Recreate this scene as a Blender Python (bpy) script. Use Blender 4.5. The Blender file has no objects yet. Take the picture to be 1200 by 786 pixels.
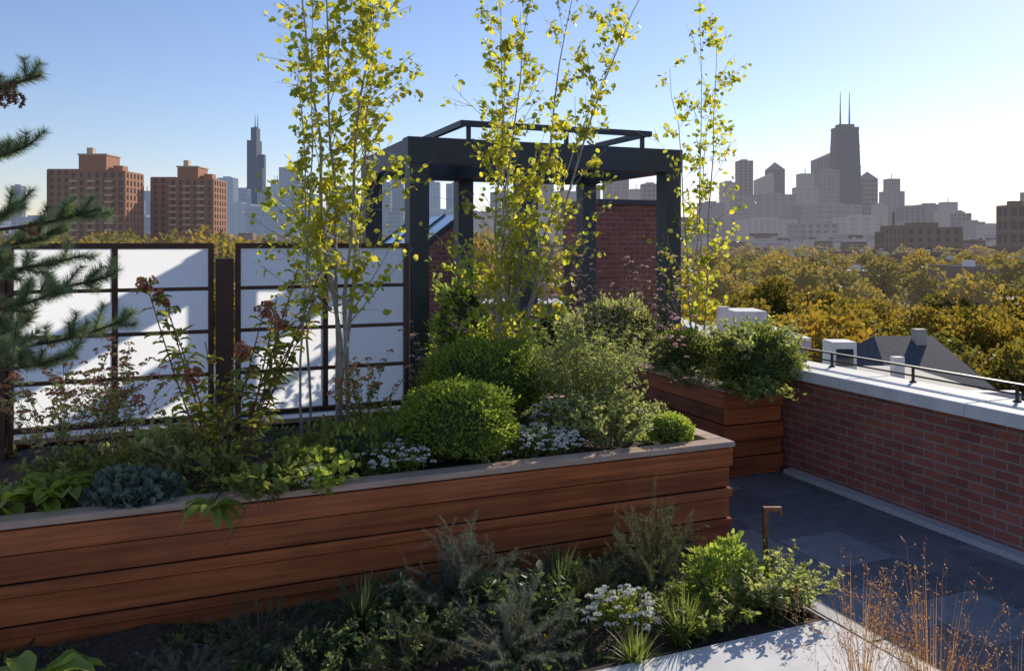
import bpy, math, random
import numpy as np
from mathutils import Vector, noise
random.seed(7); rng=np.random.default_rng(7)
TH=math.radians(22.2); C,S=math.cos(TH),math.sin(TH)
EYE=2.3; F=960.0
scene=bpy.context.scene
def G(a,b,z=0): return np.array([a*C-b*S, a*S+b*C, z])
def at(u,d,z=0): return np.array([(u-600)/F*d, d, z])     # plan position from pixel column and depth
def hz(v,d): return EYE-(v-285)/F*d

# ---------------------------------------------------------------- mesh builder
class MB:
    def __init__(s): s.V=[];s.F=[];s.n=0
    def add(s,V,Fc,mat=0):
        V=np.asarray(V,float).reshape(-1,3)
        Fc=np.asarray(Fc,int)
        s.V.append(V); s.F.append((Fc+s.n,mat)); s.n+=len(V)
    def box(s,x0,x1,y0,y1,z0,z1,mat=0):
        V=[(x0,y0,z0),(x1,y0,z0),(x1,y1,z0),(x0,y1,z0),(x0,y0,z1),(x1,y0,z1),(x1,y1,z1),(x0,y1,z1)]
        s.add(V,[(0,3,2,1),(4,5,6,7),(0,1,5,4),(1,2,6,5),(2,3,7,6),(3,0,4,7)],mat)
    def hexa(s,lo,hi,mat=0):
        s.add(list(lo)+list(hi),[(0,3,2,1),(4,5,6,7),(0,1,5,4),(1,2,6,5),(2,3,7,6),(3,0,4,7)],mat)
    def bbox(s,x0,x1,y0,y1,z0,z1,mat=0,bv=.004):
        V=[(x0,y0,z0),(x1,y0,z0),(x1,y1,z0),(x0,y1,z0),(x0,y0,z1-bv),(x1,y0,z1-bv),(x1,y1,z1-bv),(x0,y1,z1-bv),
           (x0+bv,y0+bv,z1),(x1-bv,y0+bv,z1),(x1-bv,y1-bv,z1),(x0+bv,y1-bv,z1)]
        s.add(V,[(0,3,2,1),(8,9,10,11),(0,1,5,4),(1,2,6,5),(2,3,7,6),(3,0,4,7),(4,5,9,8),(5,6,10,9),(6,7,11,10),(7,4,8,11)],mat)
    def tube(s,pts,radii,sides=5,mat=0):
        pts=np.asarray(pts,float); n=len(pts)
        T=np.gradient(pts,axis=0); T/=np.linalg.norm(T,axis=1)[:,None]+1e-9
        ref=np.array([0.31,0.87,0.2]); 
        if abs(np.dot(T.mean(0),ref))>.85: ref=np.array([1.,0,0])
        A=np.cross(T,ref); A/=np.linalg.norm(A,axis=1)[:,None]+1e-9
        B=np.cross(T,A)
        an=np.arange(sides)*2*math.pi/sides
        r=np.asarray(radii,float)[:,None,None]
        V=pts[:,None,:]+r*(np.cos(an)[None,:,None]*A[:,None,:]+np.sin(an)[None,:,None]*B[:,None,:])
        i=np.arange(n-1)[:,None]*sides; j=np.arange(sides)[None,:]; k=(j+1)%sides
        Fc=np.stack([i+j,i+k,i+sides+k,i+sides+j],-1).reshape(-1,4)
        s.add(V.reshape(-1,3),Fc,mat)
    def sphere(s,c,r,mat=0,nu=14,nv=9,amp=0,fr=2):
        V=[];Fc=[]
        for i in range(nv+1):
            ph=math.pi*i/nv
            for j in range(nu):
                t=2*math.pi*j/nu
                d=Vector((math.sin(ph)*math.cos(t),math.sin(ph)*math.sin(t),math.cos(ph)))
                k=1+amp*noise.noise(d*fr+Vector(tuple(c)))
                V.append((c[0]+r[0]*d.x*k,c[1]+r[1]*d.y*k,c[2]+r[2]*d.z*k))
        for i in range(nv):
            for j in range(nu):
                Fc.append((i*nu+j,(i+1)*nu+j,(i+1)*nu+(j+1)%nu,i*nu+(j+1)%nu))
        s.add(V,Fc,mat)
    def leaves(s,P,D,size,tm,mat=0,up=0.0):
        P=np.asarray(P,float).reshape(-1,3); n=len(P)
        if n==0: return
        D=np.asarray(D,float).reshape(-1,3); D=D/(np.linalg.norm(D,axis=1)[:,None]+1e-9)
        R=rng.normal(size=(n,3)); R/=np.linalg.norm(R,axis=1)[:,None]
        R=R*(1-up)+np.array([0,0,1.])*up*1.2
        Y=np.cross(R,D); Y/=np.linalg.norm(Y,axis=1)[:,None]+1e-9
        Z=np.cross(D,Y)
        T,Fc=tm; T=np.asarray(T,float); k=len(T)
        sz=np.broadcast_to(np.asarray(size,float),(n,))[:,None,None]
        V=P[:,None,:]+sz*(T[None,:,0:1]*D[:,None,:]+T[None,:,1:2]*Y[:,None,:]+T[None,:,2:3]*Z[:,None,:])
        Fa=(np.arange(n)[:,None,None]*k+np.asarray(Fc)[None]).reshape(-1,len(Fc[0]))
        s.add(V.reshape(-1,3),Fa,mat)
    def mesh(s,name,mats,smooth=False):
        me=bpy.data.meshes.new(name)
        V=np.concatenate(s.V); me.vertices.add(len(V)); me.vertices.foreach_set('co',V.ravel())
        L=np.concatenate([f.ravel() for f,_ in s.F]); me.loops.add(len(L)); me.loops.foreach_set('vertex_index',L.astype(np.int32))
        sizes=np.concatenate([np.full(len(f),f.shape[1]) for f,_ in s.F])
        st=np.concatenate([[0],np.cumsum(sizes)[:-1]])
        me.polygons.add(len(sizes)); me.polygons.foreach_set('loop_start',st.astype(np.int32))
        mi=np.concatenate([np.full(len(f),m) for f,m in s.F])
        me.polygons.foreach_set('material_index',mi.astype(np.int32))
        me.polygons.foreach_set('use_smooth',np.full(len(sizes),smooth))
        me.update(calc_edges=True); me.validate()
        for m in mats: me.materials.append(m)
        return me
    def build(s,name,mats,rot=False,parent=None,smooth=False):
        ob=bpy.data.objects.new(name,s.mesh(name,mats,smooth)); scene.collection.objects.link(ob)
        if parent: ob.parent=parent
        elif rot: ob.rotation_euler=(0,0,TH)
        return ob
def empty(name,rot=False):
    e=bpy.data.objects.new(name,None); scene.collection.objects.link(e)
    if rot: e.rotation_euler=(0,0,TH)
    return e
def leafT(w,fold=.06,droop=0.0):
    return ([(0,0,0),(1,0,-droop),(.28,w,fold),(.72,w*.8,fold-droop*.5),(.28,-w,fold),(.72,-w*.8,fold-droop*.5)],[(0,2,3,1),(0,1,5,4)])
OVAL=leafT(.24); ROUND=leafT(.42); NARROW=leafT(.10,.02); WIDE=leafT(.34,.07,.12)
NEED=([(0,.022,0),(0,-.022,0),(1,0,0)],[(0,1,2)])
PETAL=([(-.5,-.5,0),(.5,-.5,.1),(.5,.5,0),(-.5,.5,.1)],[(0,1,2,3)])

# ---------------------------------------------------------------- materials
def newmat(name):
    m=bpy.data.materials.new(name); m.use_nodes=True; nt=m.node_tree
    return m,nt,nt.nodes['Principled BSDF'],nt.nodes['Material Output']
def ramp(nt,stops):
    r=nt.nodes.new('ShaderNodeValToRGB'); e=r.color_ramp.elements
    while len(e)<len(stops): e.new(.5)
    for x,(p,c) in zip(e,stops): x.position=p; x.color=(*c,1)
    return r
def plain(name,col,rough=.6,metal=0,var=.15,scale=6,bump=0):
    m,nt,p,o=newmat(name)
    tc=nt.nodes.new('ShaderNodeTexCoord'); n=nt.nodes.new('ShaderNodeTexNoise'); n.inputs['Scale'].default_value=scale; n.inputs['Detail'].default_value=8
    nt.links.new(tc.outputs['Object'],n.inputs['Vector'])
    r=ramp(nt,[(.3,tuple(c*(1-var) for c in col)),(.7,tuple(min(1,c*(1+var)) for c in col))])
    nt.links.new(n.outputs['Fac'],r.inputs[0]); nt.links.new(r.outputs[0],p.inputs['Base Color'])
    p.inputs['Roughness'].default_value=rough; p.inputs['Metallic'].default_value=metal
    if bump:
        b=nt.nodes.new('ShaderNodeBump'); b.inputs['Strength'].default_value=bump; b.inputs['Distance'].default_value=.02
        nt.links.new(n.outputs['Fac'],b.inputs['Height']); nt.links.new(b.outputs[0],p.inputs['Normal'])
    return m
def leafmat(name,c1,c2,tr=.4,rough=.5,c3=None,objrand=False,boost=2.0):
    m,nt,p,o=newmat(name)
    g=nt.nodes.new('ShaderNodeNewGeometry')
    st=[(0,c1),(1,c2)] if c3 is None else [(0,c1),(.8,c2),(1,c3)]
    r=ramp(nt,st); src=g.outputs['Random Per Island']
    if objrand:
        oi=nt.nodes.new('ShaderNodeObjectInfo'); mx=nt.nodes.new('ShaderNodeMath'); mx.operation='MULTIPLY_ADD'
        mx.inputs[1].default_value=.3; m2=nt.nodes.new('ShaderNodeMath'); m2.operation='MULTIPLY'; m2.inputs[1].default_value=.7
        nt.links.new(oi.outputs['Random'],m2.inputs[0]); nt.links.new(src,mx.inputs[0]); nt.links.new(m2.outputs[0],mx.inputs[2]); src=mx.outputs[0]
    nt.links.new(src,r.inputs[0]); nt.links.new(r.outputs[0],p.inputs['Base Color'])
    p.inputs['Roughness'].default_value=rough; p.inputs['Specular IOR Level'].default_value=.3
    t=nt.nodes.new('ShaderNodeBsdfTranslucent')
    gm=nt.nodes.new('ShaderNodeMix'); gm.data_type='RGBA'; gm.blend_type='MULTIPLY'; gm.inputs['Factor'].default_value=1
    nt.links.new(r.outputs[0],gm.inputs['A']); gm.inputs['B'].default_value=(boost,boost*.96,boost*.6,1)
    nt.links.new(gm.outputs['Result'],t.inputs['Color'])
    mix=nt.nodes.new('ShaderNodeMixShader'); mix.inputs[0].default_value=tr
    nt.links.new(p.outputs[0],mix.inputs[1]); nt.links.new(t.outputs[0],mix.inputs[2]); nt.links.new(mix.outputs[0],o.inputs[0])
    return m
def airlight(m,fac,col):  # distance haze painted on: constant emission mixed into the surface, no volume
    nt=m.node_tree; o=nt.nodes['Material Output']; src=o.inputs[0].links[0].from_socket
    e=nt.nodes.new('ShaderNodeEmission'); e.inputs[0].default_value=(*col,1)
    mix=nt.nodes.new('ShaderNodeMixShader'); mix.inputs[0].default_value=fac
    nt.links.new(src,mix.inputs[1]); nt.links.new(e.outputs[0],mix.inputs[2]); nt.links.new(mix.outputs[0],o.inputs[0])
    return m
def wood(name,c1,c2,axis=0,rough=.42):
    m,nt,p,o=newmat(name)
    tc=nt.nodes.new('ShaderNodeTexCoord'); mp=nt.nodes.new('ShaderNodeMapping'); sc=[30,30,30]; sc[axis]=1.0
    mp.inputs['Scale'].default_value=sc; nt.links.new(tc.outputs['Object'],mp.inputs[0])
    g=nt.nodes.new('ShaderNodeNewGeometry')
    off=nt.nodes.new('ShaderNodeVectorMath'); off.operation='ADD'; nt.links.new(mp.outputs[0],off.inputs[0])
    ml=nt.nodes.new('ShaderNodeMath'); ml.operation='MULTIPLY'; ml.inputs[1].default_value=37; nt.links.new(g.outputs['Random Per Island'],ml.inputs[0]); nt.links.new(ml.outputs[0],off.inputs[1])
    n=nt.nodes.new('ShaderNodeTexNoise'); n.inputs['Scale'].default_value=1; n.inputs['Detail'].default_value=8; n.inputs['Roughness'].default_value=.65
    nt.links.new(off.outputs[0],n.inputs['Vector'])
    r=ramp(nt,[(.3,c1),(.72,c2)]); nt.links.new(n.outputs['Fac'],r.inputs[0])
    n2=nt.nodes.new('ShaderNodeTexNoise'); n2.inputs['Scale'].default_value=2.6; n2.inputs['Detail'].default_value=7; nt.links.new(tc.outputs['Object'],n2.inputs['Vector'])
    ml2=nt.nodes.new('ShaderNodeMath'); ml2.operation='MULTIPLY'; ml2.inputs[1].default_value=1.6; nt.links.new(n2.outputs['Fac'],ml2.inputs[0])
    ad=nt.nodes.new('ShaderNodeMath'); ad.operation='ADD'; nt.links.new(ml2.outputs[0],ad.inputs[0]); nt.links.new(g.outputs['Random Per Island'],ad.inputs[1])
    mr=nt.nodes.new('ShaderNodeMapRange'); mr.inputs['From Min'].default_value=.6; mr.inputs['From Max'].default_value=2.0; mr.inputs['To Min'].default_value=.5; mr.inputs['To Max'].default_value=1.5
    nt.links.new(ad.outputs[0],mr.inputs[0])
    hs=nt.nodes.new('ShaderNodeHueSaturation'); nt.links.new(r.outputs[0],hs.inputs['Color']); nt.links.new(mr.outputs[0],hs.inputs['Value'])
    nt.links.new(hs.outputs[0],p.inputs['Base Color']); p.inputs['Roughness'].default_value=rough
    b=nt.nodes.new('ShaderNodeBump'); b.inputs['Strength'].default_value=.25; b.inputs['Distance'].default_value=.004
    nt.links.new(n.outputs['Fac'],b.inputs['Height']); nt.links.new(b.outputs[0],p.inputs['Normal'])
    return m
def brick(name,c1,c2,mortar,w=.21,h=.075,ms=.009):
    m,nt,p,o=newmat(name)
    tc=nt.nodes.new('ShaderNodeTexCoord'); sx=nt.nodes.new('ShaderNodeSeparateXYZ'); nt.links.new(tc.outputs['Object'],sx.inputs[0])
    ad=nt.nodes.new('ShaderNodeMath'); ad.operation='ADD'; nt.links.new(sx.outputs[0],ad.inputs[0]); nt.links.new(sx.outputs[1],ad.inputs[1])
    cb=nt.nodes.new('ShaderNodeCombineXYZ'); nt.links.new(ad.outputs[0],cb.inputs[0]); nt.links.new(sx.outputs[2],cb.inputs[1])
    bt=nt.nodes.new('ShaderNodeTexBrick'); bt.inputs['Scale'].default_value=1; bt.inputs['Brick Width'].default_value=w; bt.inputs['Row Height'].default_value=h
    bt.inputs['Mortar Size'].default_value=ms; bt.inputs['Mortar Smooth'].default_value=.2; bt.inputs['Color1'].default_value=(*c1,1); bt.inputs['Color2'].default_value=(*c2,1); bt.inputs['Mortar'].default_value=(*mortar,1)
    nt.links.new(cb.outputs[0],bt.inputs['Vector'])
    n=nt.nodes.new('ShaderNodeTexNoise'); n.inputs['Scale'].default_value=3; n.inputs['Detail'].default_value=10; n.inputs['Roughness'].default_value=.7; nt.links.new(tc.outputs['Object'],n.inputs['Vector'])
    mr=nt.nodes.new('ShaderNodeMapRange'); mr.inputs['From Min'].default_value=.3; mr.inputs['From Max'].default_value=.7; mr.inputs['To Min'].default_value=.7; mr.inputs['To Max'].default_value=1.3; nt.links.new(n.outputs['Fac'],mr.inputs[0])
    hs=nt.nodes.new('ShaderNodeHueSaturation'); nt.links.new(bt.outputs['Color'],hs.inputs['Color']); nt.links.new(mr.outputs[0],hs.inputs['Value'])
    nt.links.new(hs.outputs[0],p.inputs['Base Color']); p.inputs['Roughness'].default_value=.8
    b=nt.nodes.new('ShaderNodeBump'); b.invert=True; b.inputs['Strength'].default_value=.6; b.inputs['Distance'].default_value=.01
    nt.links.new(bt.outputs['Fac'],b.inputs['Height']); nt.links.new(b.outputs[0],p.inputs['Normal'])
    return m
def paver():
    m,nt,p,o=newmat('slate_paver')
    g=nt.nodes.new('ShaderNodeNewGeometry'); tc=nt.nodes.new('ShaderNodeTexCoord')
    n=nt.nodes.new('ShaderNodeTexNoise'); n.inputs['Scale'].default_value=9; n.inputs['Detail'].default_value=10; n.inputs['Roughness'].default_value=.75; nt.links.new(tc.outputs['Object'],n.inputs['Vector'])
    r=ramp(nt,[(0,(.085,.10,.115)),(.6,(.15,.165,.18)),(1,(.24,.255,.27))]); nt.links.new(g.outputs['Random Per Island'],r.inputs[0])
    mr=nt.nodes.new('ShaderNodeMapRange'); mr.inputs['From Min'].default_value=.3; mr.inputs['From Max'].default_value=.7; mr.inputs['To Min'].default_value=.65; mr.inputs['To Max'].default_value=1.35; nt.links.new(n.outputs['Fac'],mr.inputs[0])
    hs=nt.nodes.new('ShaderNodeHueSaturation'); nt.links.new(r.outputs[0],hs.inputs['Color']); nt.links.new(mr.outputs[0],hs.inputs['Value'])
    nt.links.new(hs.outputs[0],p.inputs['Base Color']); p.inputs['Roughness'].default_value=.5
    b=nt.nodes.new('ShaderNodeBump'); b.inputs['Strength'].default_value=.3; b.inputs['Distance'].default_value=.006
    nt.links.new(n.outputs['Fac'],b.inputs['Height']); nt.links.new(b.outputs[0],p.inputs['Normal'])
    return m
IPE=wood('ipe_wood',(.19,.046,.017),(.52,.148,.045),0,.36); IPEB=wood('ipe_wood_cross',(.19,.046,.017),(.52,.148,.045),1,.36)
IPETOP=wood('ipe_cap_sunlit',(.42,.26,.18),(.72,.52,.40),0,.38)  # same ipe, paler: sunlit brightness of the cap put into the colour
DARK=plain('dark_board',(.02,.012,.01),.9)  # near-black backing behind boards and under pavers, also the bed edging
SOIL=plain('mulch',(.065,.042,.028),.95,0,.6,40,1.0)
BRICK=brick('red_brick',(.33,.105,.07),(.23,.075,.06),(.26,.2,.18))
STONE=plain('limestone_coping',(.66,.65,.63),.75,0,.12,5,.15)
STEEL=plain('painted_steel',(.045,.052,.072),.45,.0,.12,8)
RUST=plain('bronze_frame',(.085,.04,.028),.5,.3,.2,10)
BRONZE=plain('bronze',(.2,.1,.06),.4,.7,.2,20)
RAILM=plain('rail_metal',(.05,.045,.05),.45,.6)
PEB=plain('edge_flashing',(.5,.51,.53),.6,0,.2,60,.3)
STEM=plain('green_stem',(.12,.11,.045),.7); STEMR=plain('brown_stem',(.15,.08,.045),.7)
BARK=plain('birch_bark',(.38,.33,.26),.8,0,.35,30,.4)
PBARK=plain('pine_bark',(.10,.06,.045),.9,0,.4,40,.6)
m,nt,p,o=newmat('frosted_acrylic')
p.inputs['Base Color'].default_value=(.9,.9,.9,1); p.inputs['Roughness'].default_value=.35
t=nt.nodes.new('ShaderNodeBsdfTranslucent')
tc=nt.nodes.new('ShaderNodeTexCoord'); n=nt.nodes.new('ShaderNodeTexNoise'); n.inputs['Scale'].default_value=2.5; nt.links.new(tc.outputs['Object'],n.inputs['Vector'])
r=ramp(nt,[(.3,(.96,.96,.95)),(.7,(1,1,.99))]); nt.links.new(n.outputs['Fac'],r.inputs[0]); nt.links.new(r.outputs[0],t.inputs[0])
mx=nt.nodes.new('ShaderNodeMixShader'); mx.inputs[0].default_value=.97
nt.links.new(p.outputs[0],mx.inputs[1]); nt.links.new(t.outputs[0],mx.inputs[2]); nt.links.new(mx.outputs[0],o.inputs[0]); FROST=m
m,nt,p,o=newmat('dark_glass'); p.inputs['Base Color'].default_value=(.03,.04,.05,1); p.inputs['Roughness'].default_value=.08; GLASS=m
m,nt,p,o=newmat('skylight_glass'); p.inputs['Base Color'].default_value=(.55,.65,.75,1); p.inputs['Roughness'].default_value=.12; SKYG=m  # pale blue base colour paints in the reflected sky
L_BIRCH=leafmat('birch_leaf',(.20,.25,.035),(.44,.43,.06),.6,.45,(.50,.41,.07),boost=2.0)
L_BOX=leafmat('boxwood_leaf',(.11,.17,.028),(.31,.38,.075),.45,.4)
L_LIME=leafmat('lime_leaf',(.17,.24,.035),(.38,.45,.10),.45)
L_MID=leafmat('mid_leaf',(.10,.14,.035),(.27,.30,.085),.45)
L_GREY=leafmat('grey_green_leaf',(.18,.22,.09),(.40,.42,.20),.45)
L_DARK=leafmat('dark_leaf',(.045,.072,.034),(.14,.175,.075),.35)
L_BLUE=leafmat('blue_conifer',(.08,.115,.10),(.19,.245,.20),.25)
L_PINE=leafmat('pine_needle',(.12,.17,.10),(.32,.38,.22),.35)
L_HYD=leafmat('hydrangea_leaf',(.12,.15,.035),(.32,.34,.08),.5,.45,(.36,.20,.07))
L_SEED=leafmat('rust_seedhead',(.28,.11,.08),(.52,.28,.2),.3)
L_CONE=leafmat('pine_cone',(.16,.08,.05),(.3,.16,.1),.1)
L_PINK=leafmat('pink_flower',(.38,.2,.3),(.65,.42,.5),.3)
L_WHITE=leafmat('white_petal',(.75,.76,.8),(.9,.9,.9),.3,boost=1.0)
L_STRAW=leafmat('straw_grass',(.24,.12,.08),(.46,.28,.17),.4)
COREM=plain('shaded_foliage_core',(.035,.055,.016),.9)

# ---------------------------------------------------------------- plants
def rnd(n): 
    v=rng.normal(size=(n,3)); return v/np.linalg.norm(v,axis=1)[:,None]
def bush(name,c,r,n,size,mat,amp=.12,tm=OVAL,core=True,fr=2.2):
    mb=MB(); c=np.array(c,float); r=np.array(r,float)
    d=rnd(int(n*1.5)); d=d[d[:,2]>-.55][:n]
    k=np.array([1+amp*noise.noise(Vector(tuple(q*fr))+Vector(tuple(c*3)))*1.6+amp*.5*noise.noise(Vector(tuple(q*7))+Vector(tuple(c))) for q in d])
    rad=k*(rng.uniform(.8,1.04,len(d)))
    stray=rng.random(len(d))<.04; rad=np.where(stray,rad*rng.uniform(1.02,1.15,len(d)),rad)
    P=c+d*r*rad[:,None]
    D=d+rng.normal(size=d.shape)*.55+np.array([0,0,.3])
    mb.leaves(P,D,rng.uniform(.7,1.25,len(d))*size,tm,1)
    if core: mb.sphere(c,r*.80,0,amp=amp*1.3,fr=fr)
    mb.tube([c-[0,0,r[2]*1.0],c-[0,0,r[2]*.3]],[.02,.015],5,2)
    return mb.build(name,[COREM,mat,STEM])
def stems(mb,base,h,spread,n,leaf,nl,tm,ml,ms,f0=.15,head=None,rs=.003,lean=(0,0),droop=0,sub=0,r0=.05,hn=30,hr=.03,hs=.012,up=0.2,mh=2):
    base=np.array(base,float)
    for i in range(n):
        an=random.uniform(0,6.283); q=random.random()**.6
        b=base+np.array([math.cos(an),math.sin(an),0])*r0*random.random()
        hh=h*random.uniform(.65,1.05)*(1-.25*q)
        tip=b+np.array([math.cos(an)*spread*q+lean[0],math.sin(an)*spread*q+lean[1],hh])
        mid=(b+tip)/2+np.array([-math.cos(an)*spread*q*.2,-math.sin(an)*spread*q*.2,hh*.12])+rng.normal(size=3)*.03*h
        if droop: tip=tip-np.array([0,0,droop*q*h])
        paths=[(b,mid,tip,rs)]
        for k in range(sub):
            t=random.uniform(.35,.85); p0=(1-t)**2*b+2*t*(1-t)*mid+t*t*tip
            dv=rng.normal(size=3)*.5+np.array([math.cos(an),math.sin(an),1.1]); dv/=np.linalg.norm(dv)
            l=h*random.uniform(.15,.33); paths.append((p0,p0+dv*l*.5+rng.normal(size=3)*.01,p0+dv*l+np.array([0,0,.02]),rs*.6))
        for (A,M,T,r) in paths:
            ts=np.linspace(0,1,6)[:,None]; pts=(1-ts)**2*A+2*ts*(1-ts)*M+ts*ts*T
            mb.tube(pts,np.linspace(r,r*.4,6),4,ms)
            m_=max(1,int(nl*(1 if r==rs else .5)))
            if leaf:
                tt=(f0+(1-f0)*rng.random(m_))[:,None] if r==rs else rng.random(m_)[:,None]
                P=(1-tt)**2*A+2*tt*(1-tt)*M+tt*tt*T
                D=rnd(m_)*[1,1,.6]+np.array([0,0,.35])
                mb.leaves(P,D,leaf*rng.uniform(.6,1.2,m_),tm,ml,up)
            if head:
                d=rnd(hn); d[:,2]=np.abs(d[:,2])*.6
                mb.leaves(T+d*hr*random.uniform(.7,1.2),d+rng.normal(size=d.shape)*.3,hs,head,mh)
def grass(name,base,h,spread,n,mat,w=.006,seeds=None,r0=.06,arch=.5):
    mb=MB(); base=np.array(base,float)
    for i in range(n):
        an=random.uniform(0,6.283); q=random.random(); L=h*random.uniform(.55,1.05)
        dv=np.array([math.cos(an),math.sin(an),0]); b=base+dv*r0*random.random()
        ts=np.linspace(0,1,7)
        pts=np.array([b+dv*spread*q*(t**1.6)+np.array([0,0,L*(t-arch*q*t*t*.6)]) for t in ts])
        side=np.cross(dv,[0,0,1])*w*.5
        wd=(1-ts**2)[:,None]+.08
        V=np.concatenate([pts-side*wd,pts+side*wd]); 
        mb.add(V,[(k,k+1,k+8,k+7) for k in range(6)],0)
        if seeds and i%seeds==0:
            for q_ in range(12):
                t=random.uniform(.5,1); p0=np.array([np.interp(t,ts,pts[:,k]) for k in range(3)]); e=p0+rng.normal(size=3)*.022+np.array([0,0,.035])
                mb.tube([p0,(p0+e)/2,e],[.0008,.0007,.0005],3,0); mb.leaves(np.array([e,p0*.4+e*.6]),rnd(2)+[0,0,1],.011,OVAL,0)
    return mb.build(name,[mat])
def bigleaf(mb,b,dv,L,w,droop,mat,stalk=.0):
    dv=np.array(dv,float); dv/=np.linalg.norm(dv); h=np.array([dv[0],dv[1],0]); h/=np.linalg.norm(h)+1e-6
    side=np.cross(h,[0,0,1]); n=8; V=[];
    cur=np.array(b,float); d=dv.copy()
    if stalk>0:
        e=cur+d*stalk; mb.tube([cur,(cur+e)/2+[0,0,.01],e],[.004,.003,.003],4,1); cur=e
    for i in range(n+1):
        t=i/n; ww=w*math.sin(math.pi*min(1,t*.93+.05))**.75*(1-.25*t)
        if i==n: ww=.001
        wav=.06*w*math.sin(t*14+b[0]*30)
        for k,s_ in enumerate((-1,-.5,0,.5,1)):
            V.append(cur+side*ww*s_*.5+np.array([0,0,abs(s_)*ww*.28+wav*s_]))
        d=d+np.array([0,0,-droop/n]); d/=np.linalg.norm(d); cur=cur+d*L/n
    mb.add(V,[(i*5+k,i*5+k+1,i*5+k+6,i*5+k+5) for i in range(n) for k in range(4)],mat)
def rosette(name,c,n,L,w,mat,up=.8,droop=1.1,stalk=.05,seed=1):
    random.seed(seed); mb=MB()
    for i in range(n):
        an=i*2.4+random.uniform(-.3,.3); e=random.uniform(.25,1.2)*up
        bigleaf(mb,np.array(c)+rng.normal(size=3)*[.03,.03,.005],(math.cos(an),math.sin(an),e),L*random.uniform(.65,1.1),w*random.uniform(.8,1.1),droop,0,stalk)
    return mb.build(name,[mat,STEM],smooth=True)
def brush(mb,pts,nl,dens,ml,ms,r=.006,fwd=.7):
    pts=np.asarray(pts,float); seg=np.linalg.norm(np.diff(pts,axis=0),axis=1); tot=seg.sum()
    mb.tube(pts,np.linspace(r,r*.4,len(pts)),5,ms)
    n=int(dens*tot); s=rng.random(n)*tot; cs=np.concatenate([[0],np.cumsum(seg)])
    P=np.array([np.interp(s,cs,pts[:,k]) for k in range(3)]).T
    T=np.gradient(pts,axis=0); T/=np.linalg.norm(T,axis=1)[:,None]
    Tn=np.array([np.interp(s,cs,T[:,k]) for k in range(3)]).T
    R=rnd(n); R-=Tn*np.sum(R*Tn,axis=1)[:,None]; R/=np.linalg.norm(R,axis=1)[:,None]
    mb.leaves(P,Tn*fwd+R,nl*rng.uniform(.7,1.15,n),NEED,ml)
def curve(A,T,sag=.0,n=7,wob=.02):
    A=np.array(A,float);T=np.array(T,float); ts=np.linspace(0,1,n)[:,None]
    M=(A+T)/2+np.array([0,0,-sag])+rng.normal(size=3)*wob
    return (1-ts)**2*A+2*ts*(1-ts)*M+ts*ts*T
def conifer(name,base,h,spread,n,mat,nl=.03,dens=700,side=6):
    mb=MB(); base=np.array(base,float)
    for i in range(n):
        an=random.uniform(0,6.283); q=random.random()**.7
        tip=base+np.array([math.cos(an)*spread*q,math.sin(an)*spread*q,h*(1-.55*q)*random.uniform(.7,1.05)])
        pts=curve(base+rng.normal(size=3)*[.03,.03,0],tip,-.06*h)
        brush(mb,pts[2:],nl,dens,0,1,.004)
        for k in range(side):
            t=random.randint(2,6); p0=pts[t]; dv=(tip-base)/np.linalg.norm(tip-base)+rng.normal(size=3)*.55; dv/=np.linalg.norm(dv)
            brush(mb,[p0,p0+dv*h*.1,p0+dv*h*.2+[0,0,-.01]],nl*.8,dens,0,1,.002)
    return mb.build(name,[mat,STEMR])
def birch(name,base,tops,f0,nbr,blen,nleaf,lsize,r=.018,seed=3):
    random.seed(seed); mb=MB(); base=np.array(base,float)
    for (dx,dy,H) in tops:
        b=base+np.array([dx*.08+random.uniform(-.05,.05),dy*.08+random.uniform(-.05,.05),0])
        n=12; ts=np.linspace(0,1,n)
        wob=np.cumsum(rng.normal(size=(n,3))*.022,axis=0)*[1,1,0]
        pts=np.array([b+np.array([dx*t**1.3,dy*t**1.3,H*t]) for t in ts])+wob
        mb.tube(pts,r*(1-ts*.85)*random.uniform(.75,1.1),7,0)
        for k in range(nbr):
            t=f0+(1-f0)*((k+random.random())/nbr); p0=np.array([np.interp(t,ts,pts[:,c]) for c in range(3)])
            an=random.uniform(0,6.283); l=blen*random.uniform(.35,1.1)*(1.1-.65*max(0,t-.35)/.65)
            el=random.uniform(.5,1.2)
            dv=np.array([math.cos(an)*math.cos(el),math.sin(an)*math.cos(el),math.sin(el)])
            tip=p0+dv*l
            br=curve(p0,tip,.05*l,6,.02); mb.tube(br,np.linspace(r*.35*(1.1-t),.0018,6),4,0)
            subs=[br]
            for q in range(3):
                s0=br[random.randint(1,4)]; d2=dv+rng.normal(size=3)*.55; d2/=np.linalg.norm(d2)
                b2=curve(s0,s0+d2*l*random.uniform(.25,.5),.01,4,.01); mb.tube(b2,np.linspace(.0025,.0012,4),3,0); subs.append(b2)
            for sb in subs:
                m_=max(1,int(nleaf*random.uniform(.2,1.5)*(1 if sb is br else .6)))
                tt=rng.uniform(.25,1.03,m_); x=np.linspace(0,1,len(sb))
                P=np.array([np.interp(tt,x,sb[:,c]) for c in range(3)]).T+rng.normal(size=(m_,3))*.022
                mb.leaves(P,rnd(m_)*[1,1,.7]+[0,0,-.5],lsize*rng.uniform(.6,1.15,m_),ROUND,1)
    return mb.build(name,[BARK,L_BIRCH])

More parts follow.
